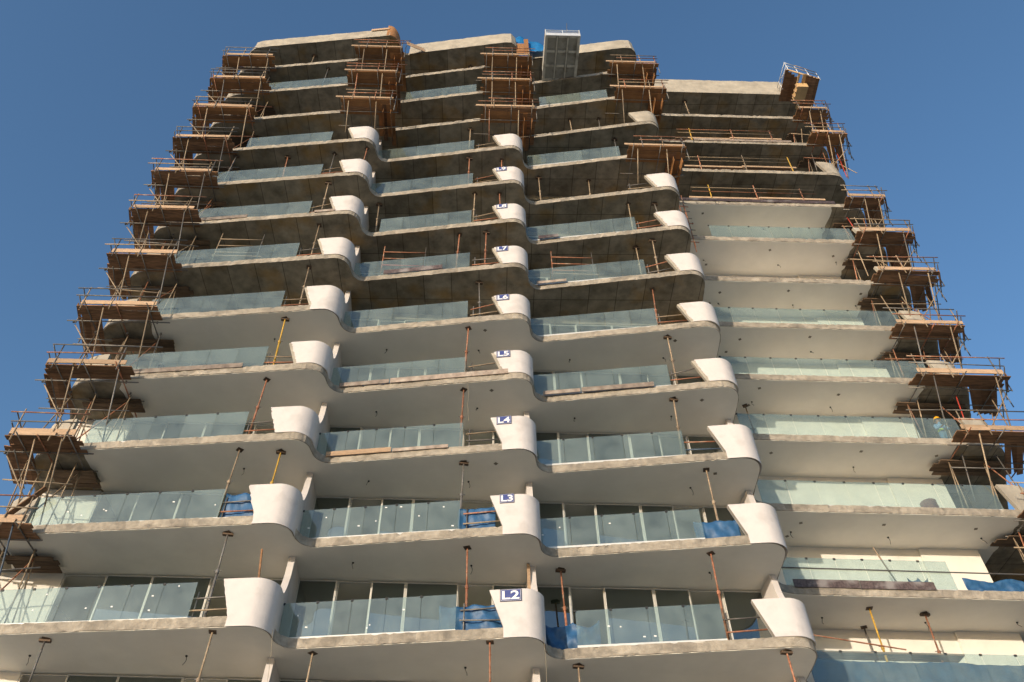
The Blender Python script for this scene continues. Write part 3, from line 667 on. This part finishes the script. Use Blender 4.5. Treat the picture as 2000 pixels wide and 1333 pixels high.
# access frames on L7
for k, (xa, xb, y, m) in enumerate(((-12.0, -10.05, 22.45, 'tan'), (-4.44, -2.5, 22.95, 'rust'), (3.4, 5.3, 23.0, 'rust'))):
    z = zl(7) + TH; S = Scaf(((xa + xb) / 2, y, z), f'{["dusty tan", "red and grey", "rusty"][k]} scaffold frame standing on level L7, {BAYN[k]}', 'scaffold frame', 'scaffold frames on L7', 'access_scaffold', 400 + k)
    for x in (xa, xb): S.tube((x, y, z), (x, y, zl(8) - .25), m=m if x == xa else 'steel', name='post')
    for hz in (1.35, 1.85, 2.35): S.tube((xa, y - .04, z + hz), (xb, y - .04, z + hz), m='redt' if k == 1 and hz < 1.5 else m, name='rung')
    if k != 1:
        S.plank((xa - .1, y + .1, z + 1.15), (xb + .2, y + .1, z + 1.15), m='board', name='plank'); S.plank((xa - .1, y + .34, z + 1.15), (xb + .2, y + .34, z + 1.15), m='board', name='plank')

# guard tubes in the open gap between glass and parapet
for n in range(2, 11):
    for k in range(3):
        if (k, n) in ((2, 3), (2, 10), (0, 10)): continue
        r = random.Random(n * 3 + k); z = zl(n) + TH; xa, xb = NOSE[k][0] - 1.75, NOSE[k][0] - .55; ya, yb = liney(k, xa) + .2, liney(k, xb) + .2
        m = r.choice(['tan', 'rust', 'steel', 'rust']) if not (n == 4 and k == 2) else 'bluetube'
        S = Scaf((xa, ya, z), f'{PN.get(m, "blue")} guard tubes beside the white parapet, {LV[n]}, {BAYN[k]}', 'guard rail', 'guard tubes beside the parapets', 'gap_guard', n * 9 + k)
        tl = r.uniform(-.15, .35) if n > 3 else .0
        S.tube((xa, ya, z + .30 + r.uniform(-.05, .1)), (xb, yb, z + .34 + tl * .4), m=m, name='guard_tube'); S.tube((xa, ya + .03, z + .72), (xb, yb + .03, z + .75 + tl), m=r.choice(['tan', 'steel', 'rust']), name='guard_tube')
        S.tube((xa + .12, ya + .05, z), (xa + .12, ya + .05, z + .95), m='steel', name='guard_tube')

# ------------------------------------------------------------------ stone and timber strips left on the slab edges
def strip(k, n, x0, x1, h, m, label, name, lift=.0, t=.03):
    b = MB(); f = (lambda x: 24.62) if k == 3 else (lambda x: liney(k, x) - .028)
    b.beam((x0, f(x0), zl(n) + TH - .06 + h / 2 + lift), (x1, f(x1), zl(n) + TH - .05 + h / 2 + lift), t, h)
    return solo(b, name, m, label, 'strip', 'edging strips on the slab edges', (x0, f(x0), zl(n) + TH - .06))
strip(0, 5, -13.1, -8.75, .22, 'stone', 'long grey stone strip along the L5 slab edge, left bay', 'edging_strip')
strip(1, 5, -5.2, -3.3, .20, 'stone', 'short grey stone strip at the left of the L5 edge, middle bay', 'edging_strip')
strip(1, 5, -3.25, 1.2, .24, 'stone', 'long dark stone strip below the L5 sign, middle bay', 'edging_strip')
strip(1, 4, -5.2, -2.9, .20, 'board', 'ribbed tan strip at the left of the L4 edge, middle bay', 'edging_strip')
strip(1, 4, -2.85, -.9, .14, 'stone', 'narrow pitted stone strip in the middle of the L4 edge', 'edging_strip')
strip(2, 5, 2.6, 4.0, .18, 'stone', 'shorter stone strip on the L5 edge, right-hand front bay', 'edging_strip')
strip(2, 5, 4.05, 6.75, .22, 'stone', 'longer stone strip on the L5 edge, right-hand front bay', 'edging_strip')
strip(1, 7, -4.2, -1.6, .26, 'granite', 'reddish stone strip leaning on the L7 glass, middle bay', 'edging_strip', .05)
strip(0, 8, -13.3, -10.9, .22, 'stone', 'grey stone strip at the left end of the L8 edge, left bay', 'edging_strip')
strip(0, 8, -7.7, -6.75, .16, 'stone', 'small stone strip beside the L8 white parapet, left bay', 'edging_strip')
strip(2, 8, 2.8, 3.75, .22, 'granite', 'small reddish stone strip on the L8 edge, right-hand front bay', 'edging_strip')
strip(2, 7, 2.6, 3.9, .16, 'stone', 'brown stone strip on the L7 edge, right-hand front bay', 'edging_strip')
strip(3, 3, 10.95, 13.2, .30, 'granite', 'shaded dark granite strip on the recessed wing edge at L3, left piece', 'edging_strip')
strip(3, 3, 13.22, 15.75, .30, 'granite', 'sunlit dark granite strip on the recessed wing edge at L3, right piece', 'edging_strip')
strip(3, 10, 10.9, 15.0, .26, 'granite', 'dark strip below the walkway at first level above L9, left piece', 'edging_strip')
strip(3, 10, 15.02, 19.6, .26, 'granite', 'dark strip below the walkway at first level above L9, right piece', 'edging_strip')
strip(3, 12, 13.0, 19.0, .20, 'stone', 'grey strip on the recessed wing edge at third level above L9', 'edging_strip')

# ------------------------------------------------------------------ tarpaulins
def tarp(a, b, z0, z1, label, seed, bulge=.06, sag=.1, name='blue_tarpaulin', wave=5, group='blue tarpaulins on the balconies'):
    r = random.Random(seed); nx_, nz_ = max(26, int((Vector(b) - Vector(a)).length * 16)), 14; mb = MB(); a = Vector(a); b = Vector(b); ph = [r.uniform(0, 6) for _ in range(5)]
    d = (b - a); nr = Vector((d.y, -d.x, 0)).normalized(); L = d.length
    vs = []
    for i in range(nx_ + 1):
        for j in range(nz_ + 1):
            u, t = i / nx_, j / nz_
            z = z0 + (z1 - z0) * t - sag * t * abs(math.sin(math.pi * u * 2)) * .5 + .012 * math.sin(u * 23 + ph[0]) * t
            tri = lambda v: abs((v % 1) * 2 - 1) - .5                 # sharp folds
            q = a + d * u + nr * (bulge * .8 * tri(u * L * 1.6 + t * .9 + ph[1]) + bulge * .7 * tri(u * L * .9 - t * 1.3 + ph[2]) + bulge * .5 * math.sin(u * L * 7 + ph[3] + 2 * t) * (1 - t) + bulge * .3 * tri(u * L * 3.7 + ph[4] + t * .4))
            vs.append((q.x, q.y, z))
    w_ = nz_ + 1
    mb.add(vs, [(i * w_ + j, (i + 1) * w_ + j, (i + 1) * w_ + j + 1, i * w_ + j + 1) for i in range(nx_) for j in range(nz_)])
    o = solo(mb, name, 'tarp', label, 'tarpaulin', group, tuple(a), 'auto')
    md = o.modifiers.new('cloth', 'SOLIDIFY'); md.thickness = .006
    return o
def tb(k, n, x0, x1, z0, z1, label, seed, **kw):
    f = (lambda x: 24.9) if k == 3 else (lambda x: liney(k, x) + .3)
    tarp((x0, f(x0), zl(n)), (x1, f(x1), zl(n)), zl(n) + z0, zl(n) + z1, label, seed, **kw)
tb(0, 3, -8.0, -6.9, .35, 1.42, 'blue tarpaulin beside the L3 white parapet, left bay', 1)
tb(1, 3, -.45, .75, .35, 1.28, 'blue tarpaulin beside the L3 sign, middle bay', 2)
tb(1, 2, -.9, .95, .32, 1.22, 'crumpled blue tarpaulin beside the L2 sign, middle bay', 3, bulge=.09)
tb(2, 3, 7.2, 8.6, .35, 1.12, 'blue tarpaulin beside the L3 white parapet, right-hand front bay', 4)
tb(2, 2, 2.3, 3.9, .33, 1.2, 'blue tarpaulin bunched behind the rusty prop at L2, right-hand front bay', 5, bulge=.12, sag=.3)
tb(3, 3, 17.0, 20.4, .33, .95, 'long sagging blue tarpaulin under the tube at L3, recessed wing', 6, sag=.3)
tb(3, 2, 10.8, 19.5, .33, 1.25, 'very long blue tarpaulin behind the lowest glass, recessed wing', 7, bulge=.05)
b = MB(); b.tube((10.6, 24.72, zl(3) + 1.05), (20.6, 24.72, zl(3) + 1.0), .024); solo(b, 'guard_tube', 'steel', 'long grey tube running past the glass at L3, recessed wing', 'guard rail')
b = MB(); b.tube((10.3, 24.4, zl(2) + 1.9), (14.3, 25.3, zl(2) + 1.85), .024); solo(b, 'guard_tube', 'rust', 'upper rusty tube tied to the yellow prop at L2, recessed wing', 'guard rail')
b = MB(); b.tube((10.3, 24.9, zl(2) + 1.35), (14.5, 25.6, zl(2) + 1.35), .024); solo(b, 'guard_tube', 'bluetube', 'lower grey tube tied to the yellow prop at L2, recessed wing', 'guard rail')
b = MB(); b.beam((10.9, 25.6, zl(2) + 1.75), (16.2, 25.6, zl(2) + 1.75), .5, .05); solo(b, 'trestle_board', 'plank', 'dark trestle board above the lowest glass, recessed wing', 'board')
b = MB(); b.tube((14.9, 25.1, zl(3) + TH), (14.6, 25.4, zl(3) + 2.4), .03); solo(b, 'timber_post', 'tan', 'slim post standing behind the L3 glass, recessed wing', 'post')
tarp((15.25, 25.15, zl(3)), (15.95, 25.15, zl(3)), zl(3) + .33, zl(3) + 1.05, 'small blue cloth hanging behind the L3 glass, recessed wing', 8, bulge=.1, sag=.3, name='blue_cloth')
# roof tarpaulin between the middle nose and the loading deck
mb = MB(); vs_ = []
TOPZ = [(0, 1.95), (.25, 2.3), (.62, 1.7), (1, .95)]
def tz(u):
    for (a, p), (b, q) in zip(TOPZ[:-1], TOPZ[1:]):
        if u <= b: return p + (q - p) * (u - a) / (b - a)
for i in range(17):
    for j in range(9):
        u, t = i / 16, j / 8; x = 1.85 + 2.15 * u; z = zl(14) + .15 + t * (tz(u) - .15)
        vs_.append((x, 22.12 + .07 * math.sin(11 * u + 2 * t) + .05 * math.sin(23 * u) * (1 - t), z))
mb.add(vs_, [(i * 9 + j, (i + 1) * 9 + j, (i + 1) * 9 + j + 1, i * 9 + j + 1) for i in range(16) for j in range(8)])
o = solo(mb, 'blue_tarpaulin', 'rooftarp', 'sunlit blue tarpaulin on the roof beside the loading deck', 'tarpaulin', None, (1.9, 22.6, zl(14)), True)
o.modifiers.new('cloth', 'SOLIDIFY').thickness = .006

# ------------------------------------------------------------------ loading deck under the roof
dz = zl(13) + .12; D0 = (4.75, 21.2, dz)
deck = empty('loading_deck', D0, 'grey steel loading deck jutting out below the roof, seen from beneath', 'loading deck')
def dk(mb, nm, m): return mb.build(nm, m, deck, D0)
xa, xb, ya, yb = 3.68, 5.78, 19.72, 23.6
mb = MB(); mb.box((xa + .02, ya + .02, dz + .16), (xb - .02, yb, dz + .20)); dk(mb, 'deck_sheet', 'decksheet')
for i in range(4):
    x = xa + .07 + (xb - xa - .14) * i / 3; wd = .16 if i in (0, 3) else .07
    mb = MB(); mb.box((x - wd / 2, ya, dz + (0 if i in (0, 3) else .06)), (x + wd / 2, yb, dz + .155)); dk(mb, 'deck_beam', 'deck')
for i in range(4):
    y = ya + .06 + (2.75) * i / 3
    for q in range(3):
        a0 = xa + .07 + (xb - xa - .14) * q / 3 + .085; a1 = xa + .07 + (xb - xa - .14) * (q + 1) / 3 - .085
        mb = MB(); mb.box((a0, y - .07, dz + .03), (a1, y + .07, dz + .15)); dk(mb, 'cross_beam', 'deck')
mb = MB(); mb.box((xa, ya - .05, dz - .02), (xb, ya - .005, dz + .35)); dk(mb, 'end_plate', 'galv')
for x in (xa + .03, (xa + xb) / 2, xb - .03):
    mb = MB(); mb.tube((x, ya - .02, dz + .36), (x, ya - .02, dz + .8), .025); dk(mb, 'gate_post', 'galv')
for hz in (.55, .78):
    mb = MB(); mb.tube((xa, ya - .02, dz + hz), (xb, ya - .02, dz + hz), .022); dk(mb, 'gate_rail', 'galv')
for x in (xa + .02, xb - .02):
    mb = MB(); mb.box((x - .015, ya, dz + .21), (x + .015, 22.2, dz + 1.0)); dk(mb, 'side_panel', 'deck')
mb = MB(); mb.tube((4.98, ya, dz + .3), (5.08, ya, dz + 2.0), .018); dk(mb, 'mast', 'steel')

# ------------------------------------------------------------------ timber formwork left on the roof corners
z = zl(14); S = Scaf((21.2, 24.4, z), 'timber formwork platform tilted out at the right end of the roof', 'formwork', None, 'roof_formwork', 501)
for i in range(4): S.plank((19.95 + i * .235, 22.9 + .15 * i, z - .02), (20.1 + i * .235, 25.1, z - .02), m='plank')
for i in range(5): S.plank((21.2 + i * .235, 23.15 + .07 * i, z - .02), (21.35 + i * .235, 25.6, z - .02), m='plank' if i else 'newply')
S.plank((20.0, 22.95, z + .14), (22.3, 23.55, z + .14), w=.04, t=.22, m='newply', name='edge_board')
S.plank((20.9, 23.2, z + .15), (20.95, 25.0, z + .15), w=.04, t=.3, m='newply', name='edge_board')
b = MB(); b.box((20.75, 23.75, z - .62), (21.45, 24.75, z - .08)); b.build('formwork_box', 'newply', S.root, S.loc)
for i in range(3): S.plank((20.72, 23.8 + i * .35, z - .35), (20.72, 23.87 + i * .35, z - .35), w=.06, t=.5, m='board', name='batten')
for x, y in ((20.0, 22.85), (20.0, 24.2), (20.7, 23.05), (21.5, 23.25), (22.3, 23.5)): S.tube((x, y, z - .1), (x, y, z + 1.05), m='galv')
for hz in (.5, .95): S.tube((20.0, 22.85, z + hz), (20.0, 24.6, z + hz), m='galv', name='guard_rail'); S.tube((20.7, 23.0, z + hz), (22.3, 23.46, z + hz), m='tan', name='guard_rail'); S.tube((20.0, 22.85, z + hz), (20.7, 23.03, z + hz), m='galv', name='guard_rail')
S.tube((20.0, 22.85, z), (20.0, 24.0, z + .95), m='galv')
S = Scaf((-5.7, 21.4, z), 'orange timber formwork curling down from the left roof parapet end', 'formwork', None, 'roof_formwork', 502)
mb = MB(); pts = []
PP = catmull([(NOSE[0][0] + a, NOSE[0][1] + c) for a, c in ((-.02, -.05), (.3, -.04), (.55, .12), (.74, .42), (.80, .72), (.9, 1.1), (1.1, 1.45))], 3)
for i, (x, y) in enumerate(PP):
    t = i / (len(PP) - 1); zt = 1.6 - 1.4 * t ** 1.2; pts += [(x, y, z + .02), (x, y, z + max(zt, .2))]
for i in range(len(PP) - 1): mb.add([pts[2 * i], pts[2 * i + 2], pts[2 * i + 3], pts[2 * i + 1]], [(0, 1, 2, 3)])
o = mb.build('form_sheet', 'ply', S.root, S.loc); o.modifiers.new('t', 'SOLIDIFY').thickness = .025
S.plank((-7.4, 21.40, z + 1.05), (-6.2, 21.25, z + 1.05), w=.03, t=.24, m='board', name='edge_board')
S.plank((-5.0, 21.7, z - .15), (-3.9, 22.25, z + .1), w=.03, t=.45, m='board', name='edge_board')
S = Scaf((2.6, 22.3, z), 'brown timber formwork post standing between middle roof nose and tarpaulin', 'formwork', None, 'roof_formwork', 503)
S.plank((2.35, 22.0, z - .6), (2.35, 22.0, z + .9), w=.5, t=.05, up=(0, 1, 0), m='ply', name='form_sheet'); S.plank((2.75, 21.95, z - .8), (2.75, 21.95, z + 1.5), w=.28, t=.08, up=(0, 1, 0), m='ply', name='form_sheet')

# loose timbers on L2
b = MB(); b.beam((-6.3, 22.5, zl(2) + TH), (-6.62, 22.5, zl(3) - .2), .09, .05); solo(b, 'timber_post', 'plank', 'brown timber leaning behind the L2 white parapet, left bay', 'post', None, (-6.3, 22.5, zl(2) + TH))
b = MB(); b.beam((1.85, 23.2, zl(2) + TH), (1.85, 23.2, zl(3) - .03), .10, .05, (0, 1, 0)); solo(b, 'timber_post', 'board', 'pale timber upright behind the L2 sign parapet, middle bay', 'post', None, (1.85, 23.2, zl(2) + TH))
b = MB(); b.beam((-14.9, 22.1, zl(3) + .5), (-14.0, 22.0, zl(3) + 1.6), .2, .04); solo(b, 'timber_board', 'plank', 'dark board leaning on the left corner tubes at L3', 'board', None, (-14.9, 22.1, zl(3) + .5))

# drum behind the L4 glass
b = MB(); n_ = 20; prof = [(.0, 0), (.29, 0), (.30, .02), (.29, .06), (.29, .28), (.305, .31), (.29, .34), (.29, .58), (.305, .61), (.29, .64), (.29, .84), (.30, .88), (.27, .89), (.27, .86), (0, .86)]
vs_ = [(r_ * math.cos(2 * math.pi * i / n_), r_ * math.sin(2 * math.pi * i / n_), h_) for r_, h_ in prof for i in range(n_)]
c0 = (17.5, 25.55, zl(4) + TH); b.add([(x + c0[0], y + c0[1], z_ + c0[2]) for x, y, z_ in vs_], [(j * n_ + i, j * n_ + (i + 1) % n_, (j + 1) * n_ + (i + 1) % n_, (j + 1) * n_ + i) for j in range(len(prof) - 1) for i in range(n_)])
solo(b, 'steel_drum', 'drum', 'dull red drum standing behind the glass at L4, recessed wing', 'drum', None, c0, True)

# ------------------------------------------------------------------ worker behind the L5 glass
def worker():
    base = Vector((19.45, 25.45, zl(5) + TH))
    J = {'pel': (0, 0, .95), 'waist': (0, .01, 1.10), 'chest': (0, .0, 1.30), 'neck': (0, -.02, 1.48), 'head': (0, -.05, 1.60), 'crown': (0, -.04, 1.70),
         'shL': (-.19, 0, 1.42), 'elL': (-.25, -.10, 1.15), 'wrL': (-.16, -.30, 1.08), 'hdL': (-.13, -.38, 1.09), 'shR': (.19, 0, 1.42), 'elR': (.26, -.08, 1.15), 'wrR': (.20, -.30, 1.05), 'hdR': (.17, -.38, 1.05),
         'hipL': (-.10, 0, .90), 'knL': (-.12, -.04, .50), 'anL': (-.12, .02, .09), 'toL': (-.13, -.15, .04), 'hipR': (.10, 0, .90), 'knR': (.13, .03, .50), 'anR': (.13, .08, .09), 'toR': (.15, -.10, .04)}
    E_ = [('pel', 'waist'), ('waist', 'chest'), ('chest', 'neck'), ('neck', 'head'), ('head', 'crown'), ('chest', 'shL'), ('shL', 'elL'), ('elL', 'wrL'), ('wrL', 'hdL'), ('chest', 'shR'), ('shR', 'elR'), ('elR', 'wrR'), ('wrR', 'hdR'),
          ('pel', 'hipL'), ('hipL', 'knL'), ('knL', 'anL'), ('anL', 'toL'), ('pel', 'hipR'), ('hipR', 'knR'), ('knR', 'anR'), ('anR', 'toR')]
    RAD = dict(pel=.15, waist=.14, chest=.16, neck=.06, head=.095, crown=.075, shL=.075, elL=.05, wrL=.035, hdL=.045, shR=.075, elR=.05, wrR=.035, hdR=.045, hipL=.095, knL=.065, anL=.045, toL=.04, hipR=.095, knR=.065, anR=.045, toR=.04)
    fing = {}
    for sd, h in (('L', 'hdL'), ('R', 'hdR')):
        for q in range(5):
            hx, hy, hz = J[h]; s1 = -1 if sd == 'L' else 1
            if q < 4: a = (hx + (-.03 + .02 * q), hy - .045, hz - .005); c = (a[0], a[1] - .05 - .008 * (q in (1, 2)), a[2] - .02)
            else: a = (hx - s1 * .04, hy - .005, hz + .01); c = (a[0] - s1 * .02, a[1] - .04, a[2])
            J[f'{h}{q}a'] = a; J[f'{h}{q}b'] = c; RAD[f'{h}{q}a'] = .010; RAD[f'{h}{q}b'] = .008; E_.append((h, f'{h}{q}a')); E_.append((f'{h}{q}a', f'{h}{q}b'))
    names = list(J); me = bpy.data.meshes.new('person'); me.from_pydata([J[k] for k in names], [(names.index(a), names.index(c)) for a, c in E_], [])
    o = bpy.data.objects.new('person', me); COL.objects.link(o)
    o.modifiers.new('skin', 'SKIN'); sv = me.skin_vertices[0].data
    for i, k in enumerate(names): sv[i].radius = (RAD[k], RAD[k] * (.75 if k in ('chest', 'waist', 'pel') else 1))
    sv[0].use_root = True
    o.modifiers.new('sub', 'SUBSURF').levels = 1
    bpy.context.view_layer.update()
    m2 = bpy.data.meshes.new_from_object(o.evaluated_get(bpy.context.evaluated_depsgraph_get())); o.modifiers.clear(); o.data = m2
    m2.materials.clear()
    for q in ('shirt', 'skin', 'wire'): m2.materials.append(MT[q])
    for p in m2.polygons:
        c = p.center; p.use_smooth = True
        p.material_index = 1 if c.z > 1.50 or (c.y < -.29 and c.z > .8) else 2 if c.z < .12 else 0
    o.location = base
    tag(o, 'worker in light blue overalls and yellow hard hat behind the L5 glass', 'person')
    hb = MB(); n_ = 20; prof = [(.165, 1.655), (.15, 1.665), (.135, 1.69), (.125, 1.74), (.10, 1.79), (.05, 1.82), (.002, 1.825)]
    hb.add([(r_ * math.cos(2 * math.pi * i / n_), -.05 + r_ * 1.12 * math.sin(2 * math.pi * i / n_), h_) for r_, h_ in prof for i in range(n_)], [(j * n_ + i, j * n_ + (i + 1) % n_, (j + 1) * n_ + (i + 1) % n_, (j + 1) * n_ + i) for j in range(len(prof) - 1) for i in range(n_)])
    h = hb.build('hard_hat', 'hat', o, (0, 0, 0), True); h.modifiers.new('t', 'SOLIDIFY').thickness = .006
    vb = MB(); n_ = 18; rows_ = [(1.04, .175, .14), (1.08, .175, .14), (1.12, .172, .138), (1.16, .172, .138)]
    vb.add([(a * math.cos(2 * math.pi * i / n_), .005 + c * math.sin(2 * math.pi * i / n_), z_) for z_, a, c in rows_ for i in range(n_)], [(j * n_ + i, j * n_ + (i + 1) % n_, (j + 1) * n_ + (i + 1) % n_, (j + 1) * n_ + i) for j in range(3) for i in range(n_) if i % 9 < 5])
    v = vb.build('safety_vest', 'vest', o, (0, 0, 0), True); v.modifiers.new('t', 'SOLIDIFY').thickness = .008
worker()

# tube cluster between the front bays and the recessed wing
z = zl(9) + TH; S = Scaf((10.75, 24.4, z), 'dense cluster of rusty tubes beside the white parapet above L9', 'scaffold', None, 'tube_tower', 601)
for x, y in ((10.45, 24.45), (10.75, 24.35), (11.05, 24.5), (10.6, 24.75), (11.15, 24.8)): S.tube((x, y, z - 1.2), (x + S.r.uniform(-.1, .1), y, z + 3.6), m='rust')
for i in range(7): S.tube((10.3, 24.42, z - .8 + i * .55), (11.3, 24.5, z - .8 + i * .55 + S.r.uniform(-.1, .1)), m=S.r.choice(['rust', 'steel']))

# loose cords hanging off the noses
for i, (x, y, n, dx_, L_, lab) in enumerate(((-5.55, 21.75, 2, .35, 3.2, 'thin pale cord trailing down from the left nose at L2'), (2.1, 21.8, 2, .05, 3.0, 'thin pale cord hanging straight below the L2 sign parapet'), (-.3, 22.0, 5, .08, 1.9, 'thin pale cord hanging below the L5 edge, middle bay'))):
    b = MB(); b.wirepath([(x + dx_ * t + .02 * math.sin(7 * t), y - .03, zl(n) + .1 - L_ * t) for t in [q / 10 for q in range(11)]], .006); solo(b, 'cord', 'palewire', lab, 'cord')
